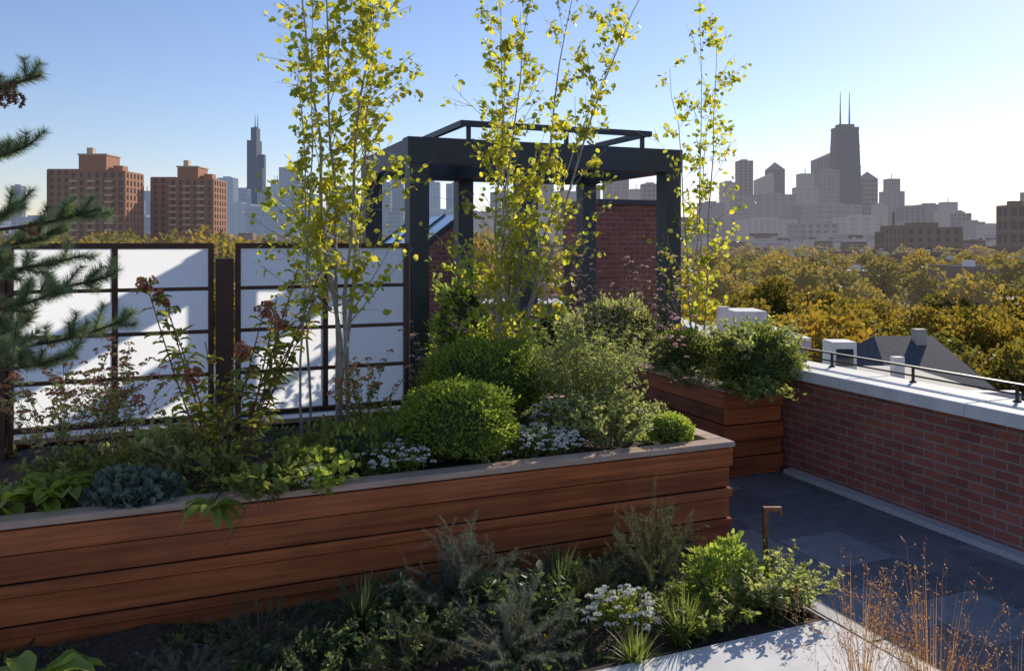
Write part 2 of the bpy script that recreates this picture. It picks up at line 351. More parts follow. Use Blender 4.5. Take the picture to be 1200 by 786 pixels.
# ================================================================ BUILDING / TERRACE
mb=MB(); mb.box(-9,6.12,-4,10.9,-14,-.06); mb.box(-9,9.5,10.9,17,-14,-.05); mb.build('apartment_building',[BRICK],rot=True)
mb=MB(); a=-8.9; P_=.6
i=0
while a<5.5:
    b=-3.9+(.3 if i%2 else 0)
    while b<16.5:
        a1=min(a+P_-.008,5.66); dz=random.uniform(-.0015,.0015)
        mb.bbox(a,a1,b,b+P_-.008,-.045,dz,0,.003); b+=P_
    a+=P_; i+=1
mb.box(-8.95,5.7,-3.95,16.8,-.049,-.03,1)
mb.build('terrace_paving',[paver(),DARK],rot=True)
mb=MB(); mb.box(5.72,6.08,-3.9,6.96,-.2,.955,0); 
for k in range(9):
    b0=-3.95+k*1.215; mb.bbox(5.64,6.17,b0,b0+1.209,.957,1.06,1,.008)
mb.box(5.74,6.06,6.97,10.8,-.2,.6,0); mb.box(5.70,6.1,6.98,10.8,.602,.66,1)
mb.box(5.60,5.715,-3.9,6.55,.004,.05,2)
mb.build('brick_parapet_wall',[BRICK,STONE,PEB],rot=True)
mb=MB(); 
for b in np.arange(-3.4,7,.98):
    mb.tube([(6.08,b,1.055),(6.08,b,1.19)],[.014,.014],8,0); mb.tube([(6.08,b,1.058),(6.08,b,1.07)],[.035,.03],8,0)
mb.box(6.06,6.10,-3.9,7.0,1.19,1.205,0); mb.tube([(6.02,-3.9,1.13),(6.02,7.0,1.13)],[.008,.008],6,0)
mb.build('parapet_railing',[RAILM],rot=True)
def planter(name,a0,a1,b0,b1,zt,soil,boards):
    mb=MB(); t=.03; capw=.13
    z=zt-.04
    for i,hh in enumerate(boards):
        z1=z-.011; z0=max(z1-hh,.005); z=z0
        if z0>=z1-.01: break
        o_=.0 if i%2==0 else .018
        cuts=[a0+o_]+([a0+1.3+(i%3)*.5] if a1-a0>3 else [])+[a1-o_]
        for q in range(len(cuts)-1):
            mb.bbox(cuts[q]+.001,cuts[q+1]-.0015,b0+o_,b0+o_+t,z0,z1,0,.003)
            mb.bbox(cuts[q]+.001,cuts[q+1]-.0015,b1-o_-t,b1-o_,z0,z1,0,.003)
        mb.bbox(a0+o_,a0+o_+t,b0+o_+t+.002,b1-o_-t-.002,z0,z1,1,.003)
        mb.bbox(a1-o_-t,a1-o_,b0+o_+t+.002,b1-o_-t-.002,z0,z1,1,.003)
    mb.box(a0+.055,a1-.055,b0+.055,b1-.055,.0,zt-.1,2)
    mb.bbox(a0-.012,a1+.012,b0-.012,b0+capw,zt-.038,zt,3,.004); mb.bbox(a0-.012,a1+.012,b1-capw,b1+.012,zt-.038,zt,3,.004)
    mb.bbox(a0-.012,a0+capw,b0+capw+.003,b1-capw-.003,zt-.038,zt-.001,3,.004); mb.bbox(a1-capw,a1+.012,b0+capw+.003,b1-capw-.003,zt-.038,zt-.001,3,.004)
    nx=int((a1-a0)/.06); ny=int((b1-b0)/.06)
    xs=np.linspace(a0+.06,a1-.06,nx); ys=np.linspace(b0+.06,b1-.06,ny)
    V=[(x,y,soil+.03*noise.noise(Vector((x*3,y*3,0)))+.015*noise.noise(Vector((x*17,y*17,1)))) for x in xs for y in ys]
    mb.add(V,[(i*ny+j,(i+1)*ny+j,(i+1)*ny+j+1,i*ny+j+1) for i in range(nx-1) for j in range(ny-1)],4)
    return mb.build(name,[IPE,IPEB,DARK,IPETOP,SOIL],rot=True)
planter('wooden_planter',-4.2,3.845,5.05,7.25,.82,.76,[.13,.145,.06,.145,.05,.145,.145,.1])
planter('wooden_planter',4.95,5.66,6.62,10.7,.88,.82,[.15,.15,.15,.15,.15,.1])
mb=MB()
mb.box(-4.2,3.40,3.62,3.66,0,.17,0); mb.box(3.36,3.40,3.664,5.03,0,.17,0)
nx,ny=120,22; xs=np.linspace(-4.2,3.36,nx); ys=np.linspace(3.66,5.045,ny)
V=[(x,y,.12+.04*noise.noise(Vector((x*2.5,y*2.5,5)))+.02*noise.noise(Vector((x*15,y*15,1)))) for x in xs for y in ys]
mb.add(V,[(i*ny+j,(i+1)*ny+j,(i+1)*ny+j+1,i*ny+j+1) for i in range(nx-1) for j in range(ny-1)],1)
for k in range(5):
    a0=3.40-(k+1)*1.5; mb.bbox(a0+.004,a0+1.5,2.6,3.616,.0,.18,2,.008)
mb.build('low_planting_bed',[DARK,SOIL,STONE],rot=True)
def screen(a0,a1):
    mb=MB(); b0=6.8; z0,z1=.93,2.3; w=.04
    mb.box(a0,a1,b0-.03,b0+.03,z1-w,z1,0); mb.box(a0,a1,b0-.03,b0+.03,z0,z0+w,0)
    am=(a0+a1)/2
    for x in (a0,am-w/2,a1-w): mb.box(x,x+w,b0-.028,b0+.028,z0+w,z1-w,0)
    for x in (a0,a1-w): mb.box(x+.002,x+w-.002,b0-.02,b0+.02,.7,z0,0)
    H=(z1-z0-w)/4
    for sx0,sx1 in ((a0+w,am-w/2),(am+w/2,a1-w)):
        for k in range(1,4): mb.box(sx0,sx1,b0-.024,b0+.006,z0+w/2+k*H-.014,z0+w/2+k*H+.014,0)
        mb.box(sx0-.005,sx1+.005,b0+.022,b0+.027,z0+w-.005,z1-w+.005,1)
    return mb.build('privacy_screen',[RUST,FROST],rot=True)
# single-sheet acrylic so that sunlight passes one diffusing layer
def screen2(a0,a1):
    mb=MB(); b0=6.8; z0,z1=.93,2.3; w=.04
    mb.box(a0,a1,b0-.03,b0+.03,z1-w,z1,0); mb.box(a0,a1,b0-.03,b0+.03,z0,z0+w,0)
    am=(a0+a1)/2
    for x in (a0,am-w/2,a1-w): mb.box(x,x+w,b0-.028,b0+.028,z0+w,z1-w,0)
    for x in (a0,a1-w): mb.box(x+.002,x+w-.002,b0-.02,b0+.02,.7,z0,0)
    H=(z1-z0-w)/4
    for sx0,sx1 in ((a0+w,am-w/2),(am+w/2,a1-w)):
        for k in range(1,4): mb.box(sx0,sx1,b0-.024,b0+.006,z0+w/2+k*H-.014,z0+w/2+k*H+.014,0)
        y=b0+.02; mb.add([(sx0-.004,y,z0+w-.004),(sx1+.004,y,z0+w-.004),(sx1+.004,y,z1-w+.004),(sx0-.004,y,z1-w+.004)],[(0,1,2,3)],1)
    return mb.build('privacy_screen',[RUST,FROST],rot=True)
screen2(-2.68,-1.27); screen2(-1.13,.26); screen2(.42,1.82)
mb=MB(); 
for x in (-1.265,.275): 
    mb.box(x,x+.13,6.74,6.86,.7,2.17,0)
    mb.box(x-.003,x+.133,6.737,6.863,2.17,2.18,0)
mb.build('screen_post',[RUST],rot=True)
pg=MB(); w=.10; zt=3.36
A=[2.23,3.42,5.2]; B=[8.0,10.04]
for b in B:
    for a in A: 
        pg.box(a-w,a+w,b-w,b+w,0,zt-.26,0)
        pg.box(a-w-.03,a+w+.03,b-w-.03,b+w+.03,0,.02,0)
    pg.box(A[0]-w-.02,A[2]+w+.02,b-w-.005,b+w+.005,zt-.258,zt,0)
for a in (A[0],A[2],3.42): pg.box(a-w+.003,a+w-.003,B[0]+w+.006,B[1]-w-.006,zt-.252,zt-.004,0)
for b in (7.98,10.02): pg.box(2.68,4.95,b-.03,b+.03,3.50,3.56,0)
for a in (2.71,4.9): pg.box(a-.03,a+.03,8.012,9.988,3.50,3.56,0)
for a in (2.78,3.9,4.85):
    for b in (8.0,10.0): pg.box(a-.02,a+.02,b-.02,b+.02,zt,3.50,0)
pg.build('pergola',[STEEL],rot=True)
mb=MB()
mb.box(6.03,7.15,11.2,12.5,0,2.9,0); mb.box(5.98,7.2,11.15,12.55,2.902,2.98,1)
mb.box(6.0,6.027,11.4,12.4,.05,2.2,1)
for k in range(2): mb.box(5.985,5.999,11.44+k*.48,11.44+k*.48+.42,.12,2.12,2)
mb.build('brick_penthouse',[BRICK,STEEL,GLASS],rot=True)
mb=MB(); b0,b1=12.5,15.5
mb.hexa([(3.3,b0,0),(4.25,b0,0),(4.25,b1,0),(3.3,b1,0)],[(3.3,b0,1.98),(4.25,b0,2.71),(4.25,b1,2.71),(3.3,b1,1.98)],0)
for k in range(3):
    y0=b0+.03+k*1.0; mb.hexa([(3.27,y0,1.98),(4.25,y0,2.73),(4.25,y0+.94,2.73),(3.27,y0+.94,1.98)],[(3.27,y0,2.02),(4.25,y0,2.77),(4.25,y0+.94,2.77),(3.27,y0+.94,2.02)],2)
for k in range(4):
    y0=b0-.03+k*1.0; mb.hexa([(3.25,y0,1.96),(4.26,y0,2.73),(4.26,y0+.055,2.73),(3.25,y0+.055,1.96)],[(3.25,y0,2.05),(4.26,y0,2.81),(4.26,y0+.055,2.81),(3.25,y0+.055,2.05)],1)
mb.build('skylight_bulkhead',[BRICK,STEEL,SKYG],rot=True)
mb=MB(); b=at(897,5.15); x,y=b[0],b[1]
mb.box(x-.014,x+.014,y-.014,y+.014,.08,.62); mb.box(x-.014,x+.10,y-.0145,y+.0145,.62,.645); mb.box(x+.085,x+.1,y-.0142,y+.0142,.59,.62)
mb.box(x-.03,x+.03,y-.03,y+.03,.1,.13)
mb.build('path_light',[BRONZE])

# ================================================================ PLANTS
sz=.76
birch('birch_tree',at(402,6.4,sz),[(-.02,0,4.2),(-.38,-.05,4.3),(.30,-.05,4.1),(.1,.1,4.0)],.22,33,.76,12,.058,.021,seed=3)
birch('birch_tree',at(582,7.4,sz),[(.1,0,3.7),(-.15,.1,3.4),(.7,.05,3.9),(1.25,.1,4.0),(.4,-.2,3.6),(.02,-.1,2.6),(.9,-.1,3.3)],.12,25,.74,10,.058,.018,seed=5)
birch('birch_tree',at(812,9.0,.82),[(.0,0,4.1),(.3,.1,3.9),(-.12,.05,3.4),(.25,0,3.3)],.12,20,.62,7,.062,.013,seed=9)
birch('birch_tree',at(350,6.2,sz),[(.0,-.05,3.6),(.12,-.1,3.0)],.35,18,.4,6,.052,.011,seed=12)
bush('boxwood_shrub',[*at(535,5.78)[:2],1.02],[.41,.36,.30],7500,.03,L_BOX,.10)
bush('boxwood_shrub',[*at(572,6.9)[:2],1.12],[.56,.42,.36],8500,.033,L_BOX,.16,fr=2.8)
bush('boxwood_shrub',[*at(785,6.25)[:2],.87],[.17,.15,.12],1800,.026,L_LIME,.08)
bush('round_shrub',[*at(803,8.7)[:2],1.10],[.36,.34,.26],3800,.04,L_MID,.2)
bush('round_shrub',[*at(885,8.25)[:2],1.10],[.42,.3,.32],4600,.042,L_MID,.45,fr=3.2)
bush('round_shrub',[*at(720,9.6)[:2],1.25],[.55,.45,.38],4200,.05,L_GREY,.3)
bush('round_shrub',[*at(650,10.6)[:2],1.1],[.5,.45,.32],3500,.05,L_MID,.3)
bush('climbing_shrub',[*at(543,8.0)[:2],1.3],[.28,.25,.65],2600,.055,L_LIME,.5,fr=3)
bush('groundcover_plant',[*at(155,4.8)[:2],.83],[.24,.18,.12],1500,.05,L_BLUE,.2,ROUND)
bush('groundcover_plant',[*at(420,5.6)[:2],.88],[.4,.3,.16],1800,.05,L_MID,.35,OVAL)
def multi(name,specs,mats):
    mb=MB()
    for s in specs: stems(mb,**s)
    return mb.build(name,mats)
multi('aster_plant',[dict(base=at(690,6.75,sz),h=.95,spread=.62,n=70,leaf=.045,nl=34,tm=NARROW,ml=0,ms=1,sub=4,head=PETAL,hn=5,hr=.015,hs=.010)],[L_GREY,STEM,L_LIME])
multi('aster_plant',[dict(base=at(715,6.2,sz),h=.42,spread=.45,n=60,leaf=.04,nl=30,tm=OVAL,ml=0,ms=1,sub=3,r0=.15)],[L_GREY,STEM])
multi('verbena_plant',[dict(base=at(735,8.1,.5),h=1.75,spread=.45,n=34,leaf=.04,nl=10,tm=NARROW,ml=0,ms=1,sub=4,head=PETAL,hn=12,hr=.022,hs=.014,r0=.2)],[L_GREY,STEMR,L_PINK])
multi('verbena_plant',[dict(base=at(520,7.2,sz),h=.85,spread=.35,n=22,leaf=.04,nl=10,tm=NARROW,ml=0,ms=1,sub=3,head=PETAL,hn=12,hr=.02,hs=.014,r0=.15)],[L_MID,STEMR,L_PINK])
multi('spirea_plant',[dict(base=at(75,5.15,sz),h=.98,spread=.45,n=26,leaf=.045,nl=10,tm=OVAL,ml=0,ms=1,sub=3,head=PETAL,hn=22,hr=.028,hs=.012,r0=.12)],[L_GREY,STEMR,L_SEED])
multi('spirea_plant',[dict(base=at(140,5.6,sz),h=.85,spread=.3,n=16,leaf=.04,nl=9,tm=OVAL,ml=0,ms=1,sub=3,head=PETAL,hn=22,hr=.028,hs=.012,r0=.12)],[L_GREY,STEMR,L_SEED])
multi('spirea_plant',[dict(base=at(430,6.3,sz),h=.7,spread=.3,n=14,leaf=.04,nl=12,tm=OVAL,ml=0,ms=1,sub=3,head=PETAL,hn=16,hr=.025,hs=.013,r0=.1)],[L_MID,STEMR,L_SEED])
def hydr(name,base,tips,seed,mat):
    random.seed(seed); mb=MB(); base=np.array(base)
    for (u,v,d,fl) in tips:
        T=at(u,d,hz(v,d)); pts=curve(base+rng.normal(size=3)*[.04,.04,0],T,-.05,9,.05)
        mb.tube(pts,np.linspace(.007,.003,9),5,1)
        L=np.linalg.norm(T-base)
        for k in range(int(L*24)):
            t=random.uniform(.3,1); p0=np.array([np.interp(t,np.linspace(0,1,9),pts[:,c]) for c in range(3)])
            an=random.uniform(0,6.28); bigleaf(mb,p0,(math.cos(an),math.sin(an),random.uniform(-.1,.9)),random.uniform(.06,.12),random.uniform(.035,.06),random.uniform(.4,1.5),0,.02)
        if fl:
            for q in range(11):
                o2=rnd(1)[0]*np.array([.045,.045,.04]); d_=rnd(20)
                mb.tube([T-[0,0,.03],T+o2],[.0015,.001],3,1)
                mb.leaves(T+o2+d_*.017,d_,.015,PETAL,2)
    return mb.build(name,[mat,STEMR,L_SEED],smooth=True)
hydr('hydrangea_shrub',at(262,5.15,sz),[(172,332,4.9,1),(200,372,4.9,0),(190,350,5.1,1),(310,362,5.0,1),(325,345,5.1,0),(285,410,5.0,1),(350,310,5.1,0),(240,400,5.1,0),(370,350,5.1,0),(300,430,4.8,0),(225,440,4.9,1),(345,395,4.95,0),(265,450,4.9,0),(320,480,4.8,0),(215,480,5.0,0),(330,375,4.9,1),(375,320,5.1,0),(360,380,5.0,0)],4,L_HYD)
multi('leafy_perennial',[dict(base=at(300,4.95,sz),h=.32,spread=.4,n=40,leaf=.065,nl=12,tm=OVAL,ml=0,ms=1,sub=2,r0=.2)],[L_MID,STEM])
multi('leafy_perennial',[dict(base=at(375,5.05,sz),h=.3,spread=.25,n=22,leaf=.06,nl=9,tm=WIDE,ml=0,ms=1,sub=1,r0=.1)],[L_LIME,STEM])
multi('leafy_perennial',[dict(base=at(215,5.6,sz),h=.4,spread=.4,n=36,leaf=.06,nl=14,tm=OVAL,ml=0,ms=1,sub=2,r0=.25)],[L_GREY,STEM])
multi('leafy_perennial',[dict(base=at(95,5.0,sz),h=.25,spread=.3,n=26,leaf=.055,nl=14,tm=OVAL,ml=0,ms=1,sub=2,r0=.2)],[L_MID,STEM])
multi('leafy_perennial',[dict(base=at(470,6.2,sz),h=.35,spread=.35,n=30,leaf=.06,nl=14,tm=NARROW,ml=0,ms=1,sub=2,r0=.2)],[L_LIME,STEM])
rosette('hosta_plant',at(62,4.72,.82),20,.24,.115,L_LIME,1.0,1.1,.06,2)
rosette('hosta_plant',at(5,4.60,.80),16,.24,.115,L_LIME,1.0,1.1,.06,8)
random.seed(21); mb=MB(); c0=at(262,4.95,.80); hang=at(248,4.60,hz(597,4.60))
mb.tube(curve(c0,hang,-.06,7,.0),np.linspace(.006,.004,7),5,1)
for i in range(13):
    an=i*2.4; bigleaf(mb,hang,(math.cos(an),math.sin(an)*.6-.15,.45+.3*math.sin(i)),.19,.07,1.5,0,.015)
h2=at(300,4.7,hz(570,4.7)); mb.tube(np.vstack([curve(at(305,5.0,.8),h2,-.08,5,0),curve(h2,at(262,4.62,hz(640,4.62)),.06,6,0)[1:]]),np.full(10,.003),4,1)
mb.build('hellebore_plant',[L_LIME,STEMR],smooth=True)
def flowers(name,c,r,n,mat=L_WHITE,s=.012,h=.1,leafm=L_MID):
    mb=MB(); c=np.array(c)
    m_=n*2; d=rnd(m_); d[:,2]=np.abs(d[:,2]); P=c+d*np.array([r[0],r[1],h])*rng.uniform(.3,.97,(m_,1)); mb.leaves(P,d+rng.normal(size=d.shape)*.5,.03,OVAL,1)
    nc=max(3,n//4)
    for i in range(nc):
        q=rnd(1)[0]; q[2]=abs(q[2])*.8+.15; cc=c+q*np.array([r[0],r[1],h])*random.uniform(.85,1.25)
        mb.tube([cc-[0,0,.05],cc],[.001,.001],3,1)
        d=rnd(11); d[:,2]=np.abs(d[:,2])*.5; mb.leaves(cc+d*.017,d+[0,0,.6],s,PETAL,0)
    return mb.build(name,[mat,leafm])
flowers('white_alyssum',at(628,5.95,.82),(.29,.18),640,h=.14)
flowers('white_alyssum',at(455,5.45,.82),(.26,.15),440,h=.14)
flowers('white_alyssum',at(355,4.98,.84),(.14,.1),260,h=.1)
flowers('white_alyssum',at(655,6.4,.87),(.2,.16),300,h=.2)
flowers('white_alyssum',at(560,5.75,.80),(.2,.1),220,h=.1)
mb=MB()
for i in range(1200):
    a=random.uniform(-2.9,3.5); b=random.uniform(5.22,7.05); p=G(a,b,.76)
    if noise.noise(Vector((a*1.5,b*1.5,3)))<-.2: continue
    k=random.choice([0,0,1,2,3]); n=random.randint(5,12); s=random.uniform(.03,.065)
    mb.leaves(np.tile(p,(n,1))+rng.normal(size=(n,3))*[.04,.04,.01],rnd(n)*[1,1,.4]+[0,0,random.uniform(.5,1.1)],s*rng.uniform(.7,1.4,n),random.choice([OVAL,NARROW,WIDE]),k)
mb.build('groundcover',[L_MID,L_GREY,L_DARK,L_LIME])
mb=MB(); n=500
P=np.array([G(random.uniform(-3,3.8),random.uniform(5.1,7.1),.785+random.uniform(0,.01)) for _ in range(n)])
mb.leaves(P,rnd(n)*[1,1,.15],.035,ROUND,0,.8)
P=np.array([G(random.uniform(-1,5.5),random.uniform(2.7,6.5),0) for _ in range(90)])
for q in P:
    aa=q[0]*C+q[1]*S; bb=-q[0]*S+q[1]*C
    q[2]=.186 if (aa<3.4 and bb<3.61) else (.15 if (aa<3.4 and bb<5.04) else .006)
P=np.array([q for q in P if not ((q[0]*C+q[1]*S)<3.86 and (-q[0]*S+q[1]*C)>5.0)])
mb.leaves(P,rnd(len(P))*[1,1,.05],.03,OVAL,0,.97)
mb.build('fallen_leaves',[L_STRAW])
multi('trailing_plant',[dict(base=at(885,7.75,.84),h=.25,spread=.38,n=46,leaf=.05,nl=14,tm=OVAL,ml=0,ms=1,sub=2,droop=.6,r0=.1)],[L_MID,STEM])
multi('trailing_plant',[dict(base=at(810,8.3,.84),h=.3,spread=.3,n=36,leaf=.045,nl=14,tm=NARROW,ml=0,ms=1,sub=2,r0=.2)],[L_GREY,STEM])
multi('trailing_plant',[dict(base=at(880,8.2,1.1),h=.5,spread=.5,n=36,leaf=.05,nl=16,tm=OVAL,ml=0,ms=1,sub=2,r0=.2)],[L_GREY,STEM])
random.seed(31); mb=MB(); base=at(-75,4.75,sz); top=base+np.array([.05,.05,3.4])
mb.tube(curve(base,top,0,8,.03),np.linspace(.05,.02,8),9,1)
brs=[((48,88),4.6,.05),((30,172),4.6,.03),((115,245),4.5,.1),((95,300),4.4,.1),((125,325),4.7,.05),((60,345),4.5,.08),((138,378),4.5,.12),((85,415),4.4,.1),((30,400),4.3,.1),((20,240),4.6,.1),((70,268),4.9,.1),((10,310),4.3,.1),((35,375),4.8,.1)]
for (uv,d,sag) in brs:
    T=at(uv[0],d,hz(uv[1],d)); o_=np.array([base[0],base[1],T[2]-.12]); pts=curve(o_,T,sag,9,.02)
    mb.tube(pts,np.linspace(.014,.005,9),6,1); brush(mb,pts[5:],.062,2300,0,1)
    for k in range(11):
        i=random.randint(4,8); dv=(pts[-1]-pts[-3]); dv/=np.linalg.norm(dv); dv=dv+rng.normal(size=3)*.6+[0,0,.35]; dv/=np.linalg.norm(dv); l=random.uniform(.07,.15)
        brush(mb,[pts[i],pts[i]+dv*l*.5,pts[i]+dv*l+[0,0,.02]],.06,2500,0,1,.004)
for (u,v,d) in [(12,105,4.5),(22,118,4.5),(5,118,4.55),(40,268,4.5)]:
    c=at(u,d,hz(v,d)); dd=rnd(90); mb.leaves(c+dd*[.03,.03,.045]*.55,dd+[0,0,.3],.024,OVAL,2)
mb.build('pine_tree',[L_PINE,PBARK,L_CONE])

zb=.12
conifer('juniper_shrub',at(300,4.35,zb),.28,.42,26,L_DARK,.028,700)
conifer('juniper_shrub',at(545,4.75,zb),.6,.42,34,L_BLUE,.03,800)
conifer('juniper_shrub',at(600,4.25,zb),.42,.4,30,L_BLUE,.03,800)
conifer('juniper_shrub',at(770,5.15,zb),.62,.42,38,L_DARK,.03,800)
conifer('juniper_shrub',at(690,4.9,zb),.35,.35,26,L_DARK,.03,700)
conifer('juniper_shrub',at(480,4.15,zb),.3,.35,24,L_DARK,.03,700)
conifer('juniper_shrub',at(220,4.0,zb),.22,.35,22,L_BLUE,.028,700)
grass('liriope_clump',at(425,4.55,zb),.38,.28,160,L_DARK,.010)
grass('liriope_clump',at(655,4.95,zb),.4,.28,150,L_DARK,.010)
grass('liriope_clump',at(800,4.45,zb),.3,.24,150,L_MID,.010)
grass('liriope_clump',at(745,4.2,zb),.22,.2,110,L_MID,.010)
flowers('white_alyssum',at(728,4.55,.2),(.19,.15),340,h=.16)
bush('leafy_shrub',[*at(850,4.95)[:2],.27],[.2,.18,.2],1900,.038,L_LIME,.3,OVAL,core=False)
multi('leafy_perennial',[dict(base=at(905,4.85,zb),h=.33,spread=.32,n=60,leaf=.035,nl=24,tm=OVAL,ml=0,ms=1,sub=3,r0=.12)],[L_GREY,STEM])
multi('leafy_perennial',[dict(base=at(830,4.6,zb),h=.24,spread=.3,n=40,leaf=.04,nl=20,tm=OVAL,ml=0,ms=1,sub=2,r0=.15)],[L_MID,STEM])
multi('leafy_perennial',[dict(base=at(390,4.1,zb),h=.2,spread=.3,n=40,leaf=.04,nl=20,tm=OVAL,ml=0,ms=1,sub=2,r0=.25)],[L_DARK,STEM])
multi('leafy_perennial',[dict(base=at(620,4.6,zb),h=.3,spread=.3,n=30,leaf=.06,nl=12,tm=OVAL,ml=0,ms=1,sub=2,r0=.25)],[L_DARK,STEM])
multi('leafy_perennial',[dict(base=at(500,4.6,zb),h=.3,spread=.35,n=40,leaf=.045,nl=18,tm=OVAL,ml=0,ms=1,sub=2,r0=.25)],[L_DARK,STEM])
rosette('hosta_plant',at(40,3.72,.26),9,.26,.15,L_LIME,1.0,1.1,.08,5)
mb=MB()
for i in range(1000):
    a=random.uniform(-2.2,3.3); b=random.uniform(3.7,5.0); p=G(a,b,.12)
    if noise.noise(Vector((a*2,b*2,9)))<-.12: continue
    n=random.randint(6,12)
    mb.leaves(np.tile(p,(n,1))+rng.normal(size=(n,3))*[.04,.04,.01],rnd(n)*[1,1,.4]+[0,0,.8],.05*rng.uniform(.6,1.4,n),random.choice([OVAL,NARROW]),random.choice([0,0,0,1]))
mb.build('groundcover',[L_DARK,L_MID])
grass('ornamental_grass',at(1090,3.65,.0),.98,.6,110,L_STRAW,.0032,seeds=2,r0=.12,arch=.75)
grass('ornamental_grass',at(1010,3.75,.18),.72,.42,65,L_STRAW,.0032,seeds=2,r0=.1,arch=.7)
grass('ornamental_grass',at(1190,3.4,.0),.7,.4,50,L_STRAW,.0032,seeds=2,r0=.1,arch=.7)

# ================================================================ CITY
GZ=-14.0
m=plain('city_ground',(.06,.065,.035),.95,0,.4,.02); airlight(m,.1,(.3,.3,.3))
mb=MB(); mb.add([(-12000,-3000,GZ),(12000,-3000,GZ),(12000,16000,GZ),(-12000,16000,GZ)],[(0,1,2,3)],0); mb.build('ground',[m])
def crown(n,size,seed,mats,name):
    random.seed(seed); mb=MB()
    mb.tube([(0,0,0),(.1,.05,3),(0,.1,6)],[.28,.2,.1],6,0)
    lob=[]
    for i in range(9):
        an=random.uniform(0,6.28); rr=random.uniform(.3,3.1); lob.append((np.array([math.cos(an)*rr,math.sin(an)*rr,random.uniform(4.2,8.3)-rr*.35]),random.uniform(1.3,2.3)))
    for c,r in lob[:6]: mb.tube([(0,.05,3.2),(c[0]*.5,c[1]*.5,(3.2+c[2])/2+.3),tuple(c)],[.12,.08,.03],5,0)
    for c,r in lob:
        m_=n//9; d=rnd(m_); P=c+d*r*rng.uniform(.55,1.08,(m_,1))*[1,1,.8]
        mb.leaves(P,d+rng.normal(size=d.shape)*.8,size*rng.uniform(.5,1.2,m_),ROUND,1)
    return mb.mesh(name,mats)
cn=((.075,.09,.018),(.27,.19,.032),(.38,.22,.035))
T0=leafmat('tree_leaf',cn[0],cn[1],.42,.6,cn[2],True); TB=plain('tree_bark',(.08,.06,.045),.9)
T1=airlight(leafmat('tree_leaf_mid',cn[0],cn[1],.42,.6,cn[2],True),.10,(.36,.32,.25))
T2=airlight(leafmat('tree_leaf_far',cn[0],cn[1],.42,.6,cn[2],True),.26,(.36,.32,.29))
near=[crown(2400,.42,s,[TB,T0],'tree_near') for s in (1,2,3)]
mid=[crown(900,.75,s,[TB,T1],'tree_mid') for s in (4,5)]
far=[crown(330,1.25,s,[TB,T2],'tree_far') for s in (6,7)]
random.seed(99)
dt=empty('distant_trees')
def inst(me,x,y,s,sz_=1):
    o=bpy.data.objects.new('tree',me); o.location=(x,y,GZ); o.rotation_euler=(0,0,random.uniform(0,6.28)); o.scale=(s,s,s*sz_*random.uniform(.82,1.15)); o.parent=dt; scene.collection.objects.link(o)
houses=[]
random.seed(5)
for i in range(190):
    d=random.uniform(60,900); t=random.uniform(-.75,.8); x=t*d
    w_=random.uniform(8,14); l_=random.uniform(14,26); h_=random.uniform(7.5,10.8)
    if all(abs(x-q[0])>22 or abs(d-q[1])>26 for q in houses): houses.append((x,d,w_,l_,h_))
def blocked(x,y):
    return any(abs(x-q[0])<q[2]/2+2.5 and abs(y-q[1])<q[3]/2+2 for q in houses)
def sector(d0,d1,sp,ms,sc,jit=.5):
    y=d0
    while y<d1:
        x=-.75*y
        while x<.8*y:
            xx=x+random.uniform(-jit,jit)*sp; yy=y+random.uniform(-jit,jit)*sp
            if not blocked(xx,yy) and not (yy<48 and xx<20) and random.random()<.9: inst(random.choice(ms),xx,yy,sc*random.uniform(.72,1.22))
            x+=sp
        y+=sp
sector(34,120,7.5,near,1.05); sector(120,380,11.5,mid,1.1); sector(380,1500,34,far,1.3)
for i in range(150):
    d=random.uniform(180,330); inst(random.choice(mid),random.uniform(-.66,-.02)*d,d,random.uniform(1.5,1.95))
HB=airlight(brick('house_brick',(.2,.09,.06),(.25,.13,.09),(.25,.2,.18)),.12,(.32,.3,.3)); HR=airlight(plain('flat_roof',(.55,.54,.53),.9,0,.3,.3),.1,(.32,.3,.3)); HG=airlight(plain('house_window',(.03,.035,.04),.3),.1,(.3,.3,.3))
mb=MB()
for (x,y,w_,l_,h_) in houses:
    z1=GZ+h_; mb.box(x-w_/2,x+w_/2,y-l_/2,y+l_/2,GZ,z1,0)
    mb.box(x-w_/2+.3,x+w_/2-.3,y-l_/2+.3,y+l_/2-.3,z1,z1+.02,1)
    for (x0,x1,y0,y1) in ((x-w_/2,x+w_/2,y-l_/2,y-l_/2+.3),(x-w_/2,x+w_/2,y+l_/2-.3,y+l_/2),(x-w_/2,x-w_/2+.3,y-l_/2+.3,y+l_/2-.3),(x+w_/2-.3,x+w_/2,y-l_/2+.3,y+l_/2-.3)): mb.box(x0,x1,y0,y1,z1+.003,z1+.5,0)
    mb.box(x-1.2,x+.6,y-1,y+1.2,z1+.02,z1+1.6,1); mb.box(x+2,x+2.7,y+3,y+3.6,z1+.02,z1+2,0)
    for fl in range(int(h_/3.1)):
        for k in range(3): mb.box(x-w_/2+1.2+k*(w_-2.4)/3,x-w_/2+2.4+k*(w_-2.4)/3,y-l_/2-.02,y-l_/2-.003,GZ+1+fl*3.1,GZ+2.7+fl*3.1,2)
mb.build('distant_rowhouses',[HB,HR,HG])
TAN=plain('tan_stucco',(.42,.38,.32),.8,0,.12,2); SHING=plain('shingles',(.07,.07,.085),.8,0,.3,4)
mb=MB(); x0,x1,y0,y1=4.1,5.9,16.5,21; mb.box(x0,x1,y0,y1,GZ,.2,0); mb.box(x0-.1,x1+.1,y0-.1,y0+.25,.202,.4,1); mb.box(x0-.1,x0+.25,y0+.253,y1,.202,.4,1); mb.box(x1-.25,x1+.1,y0+.253,y1,.202,.4,1)
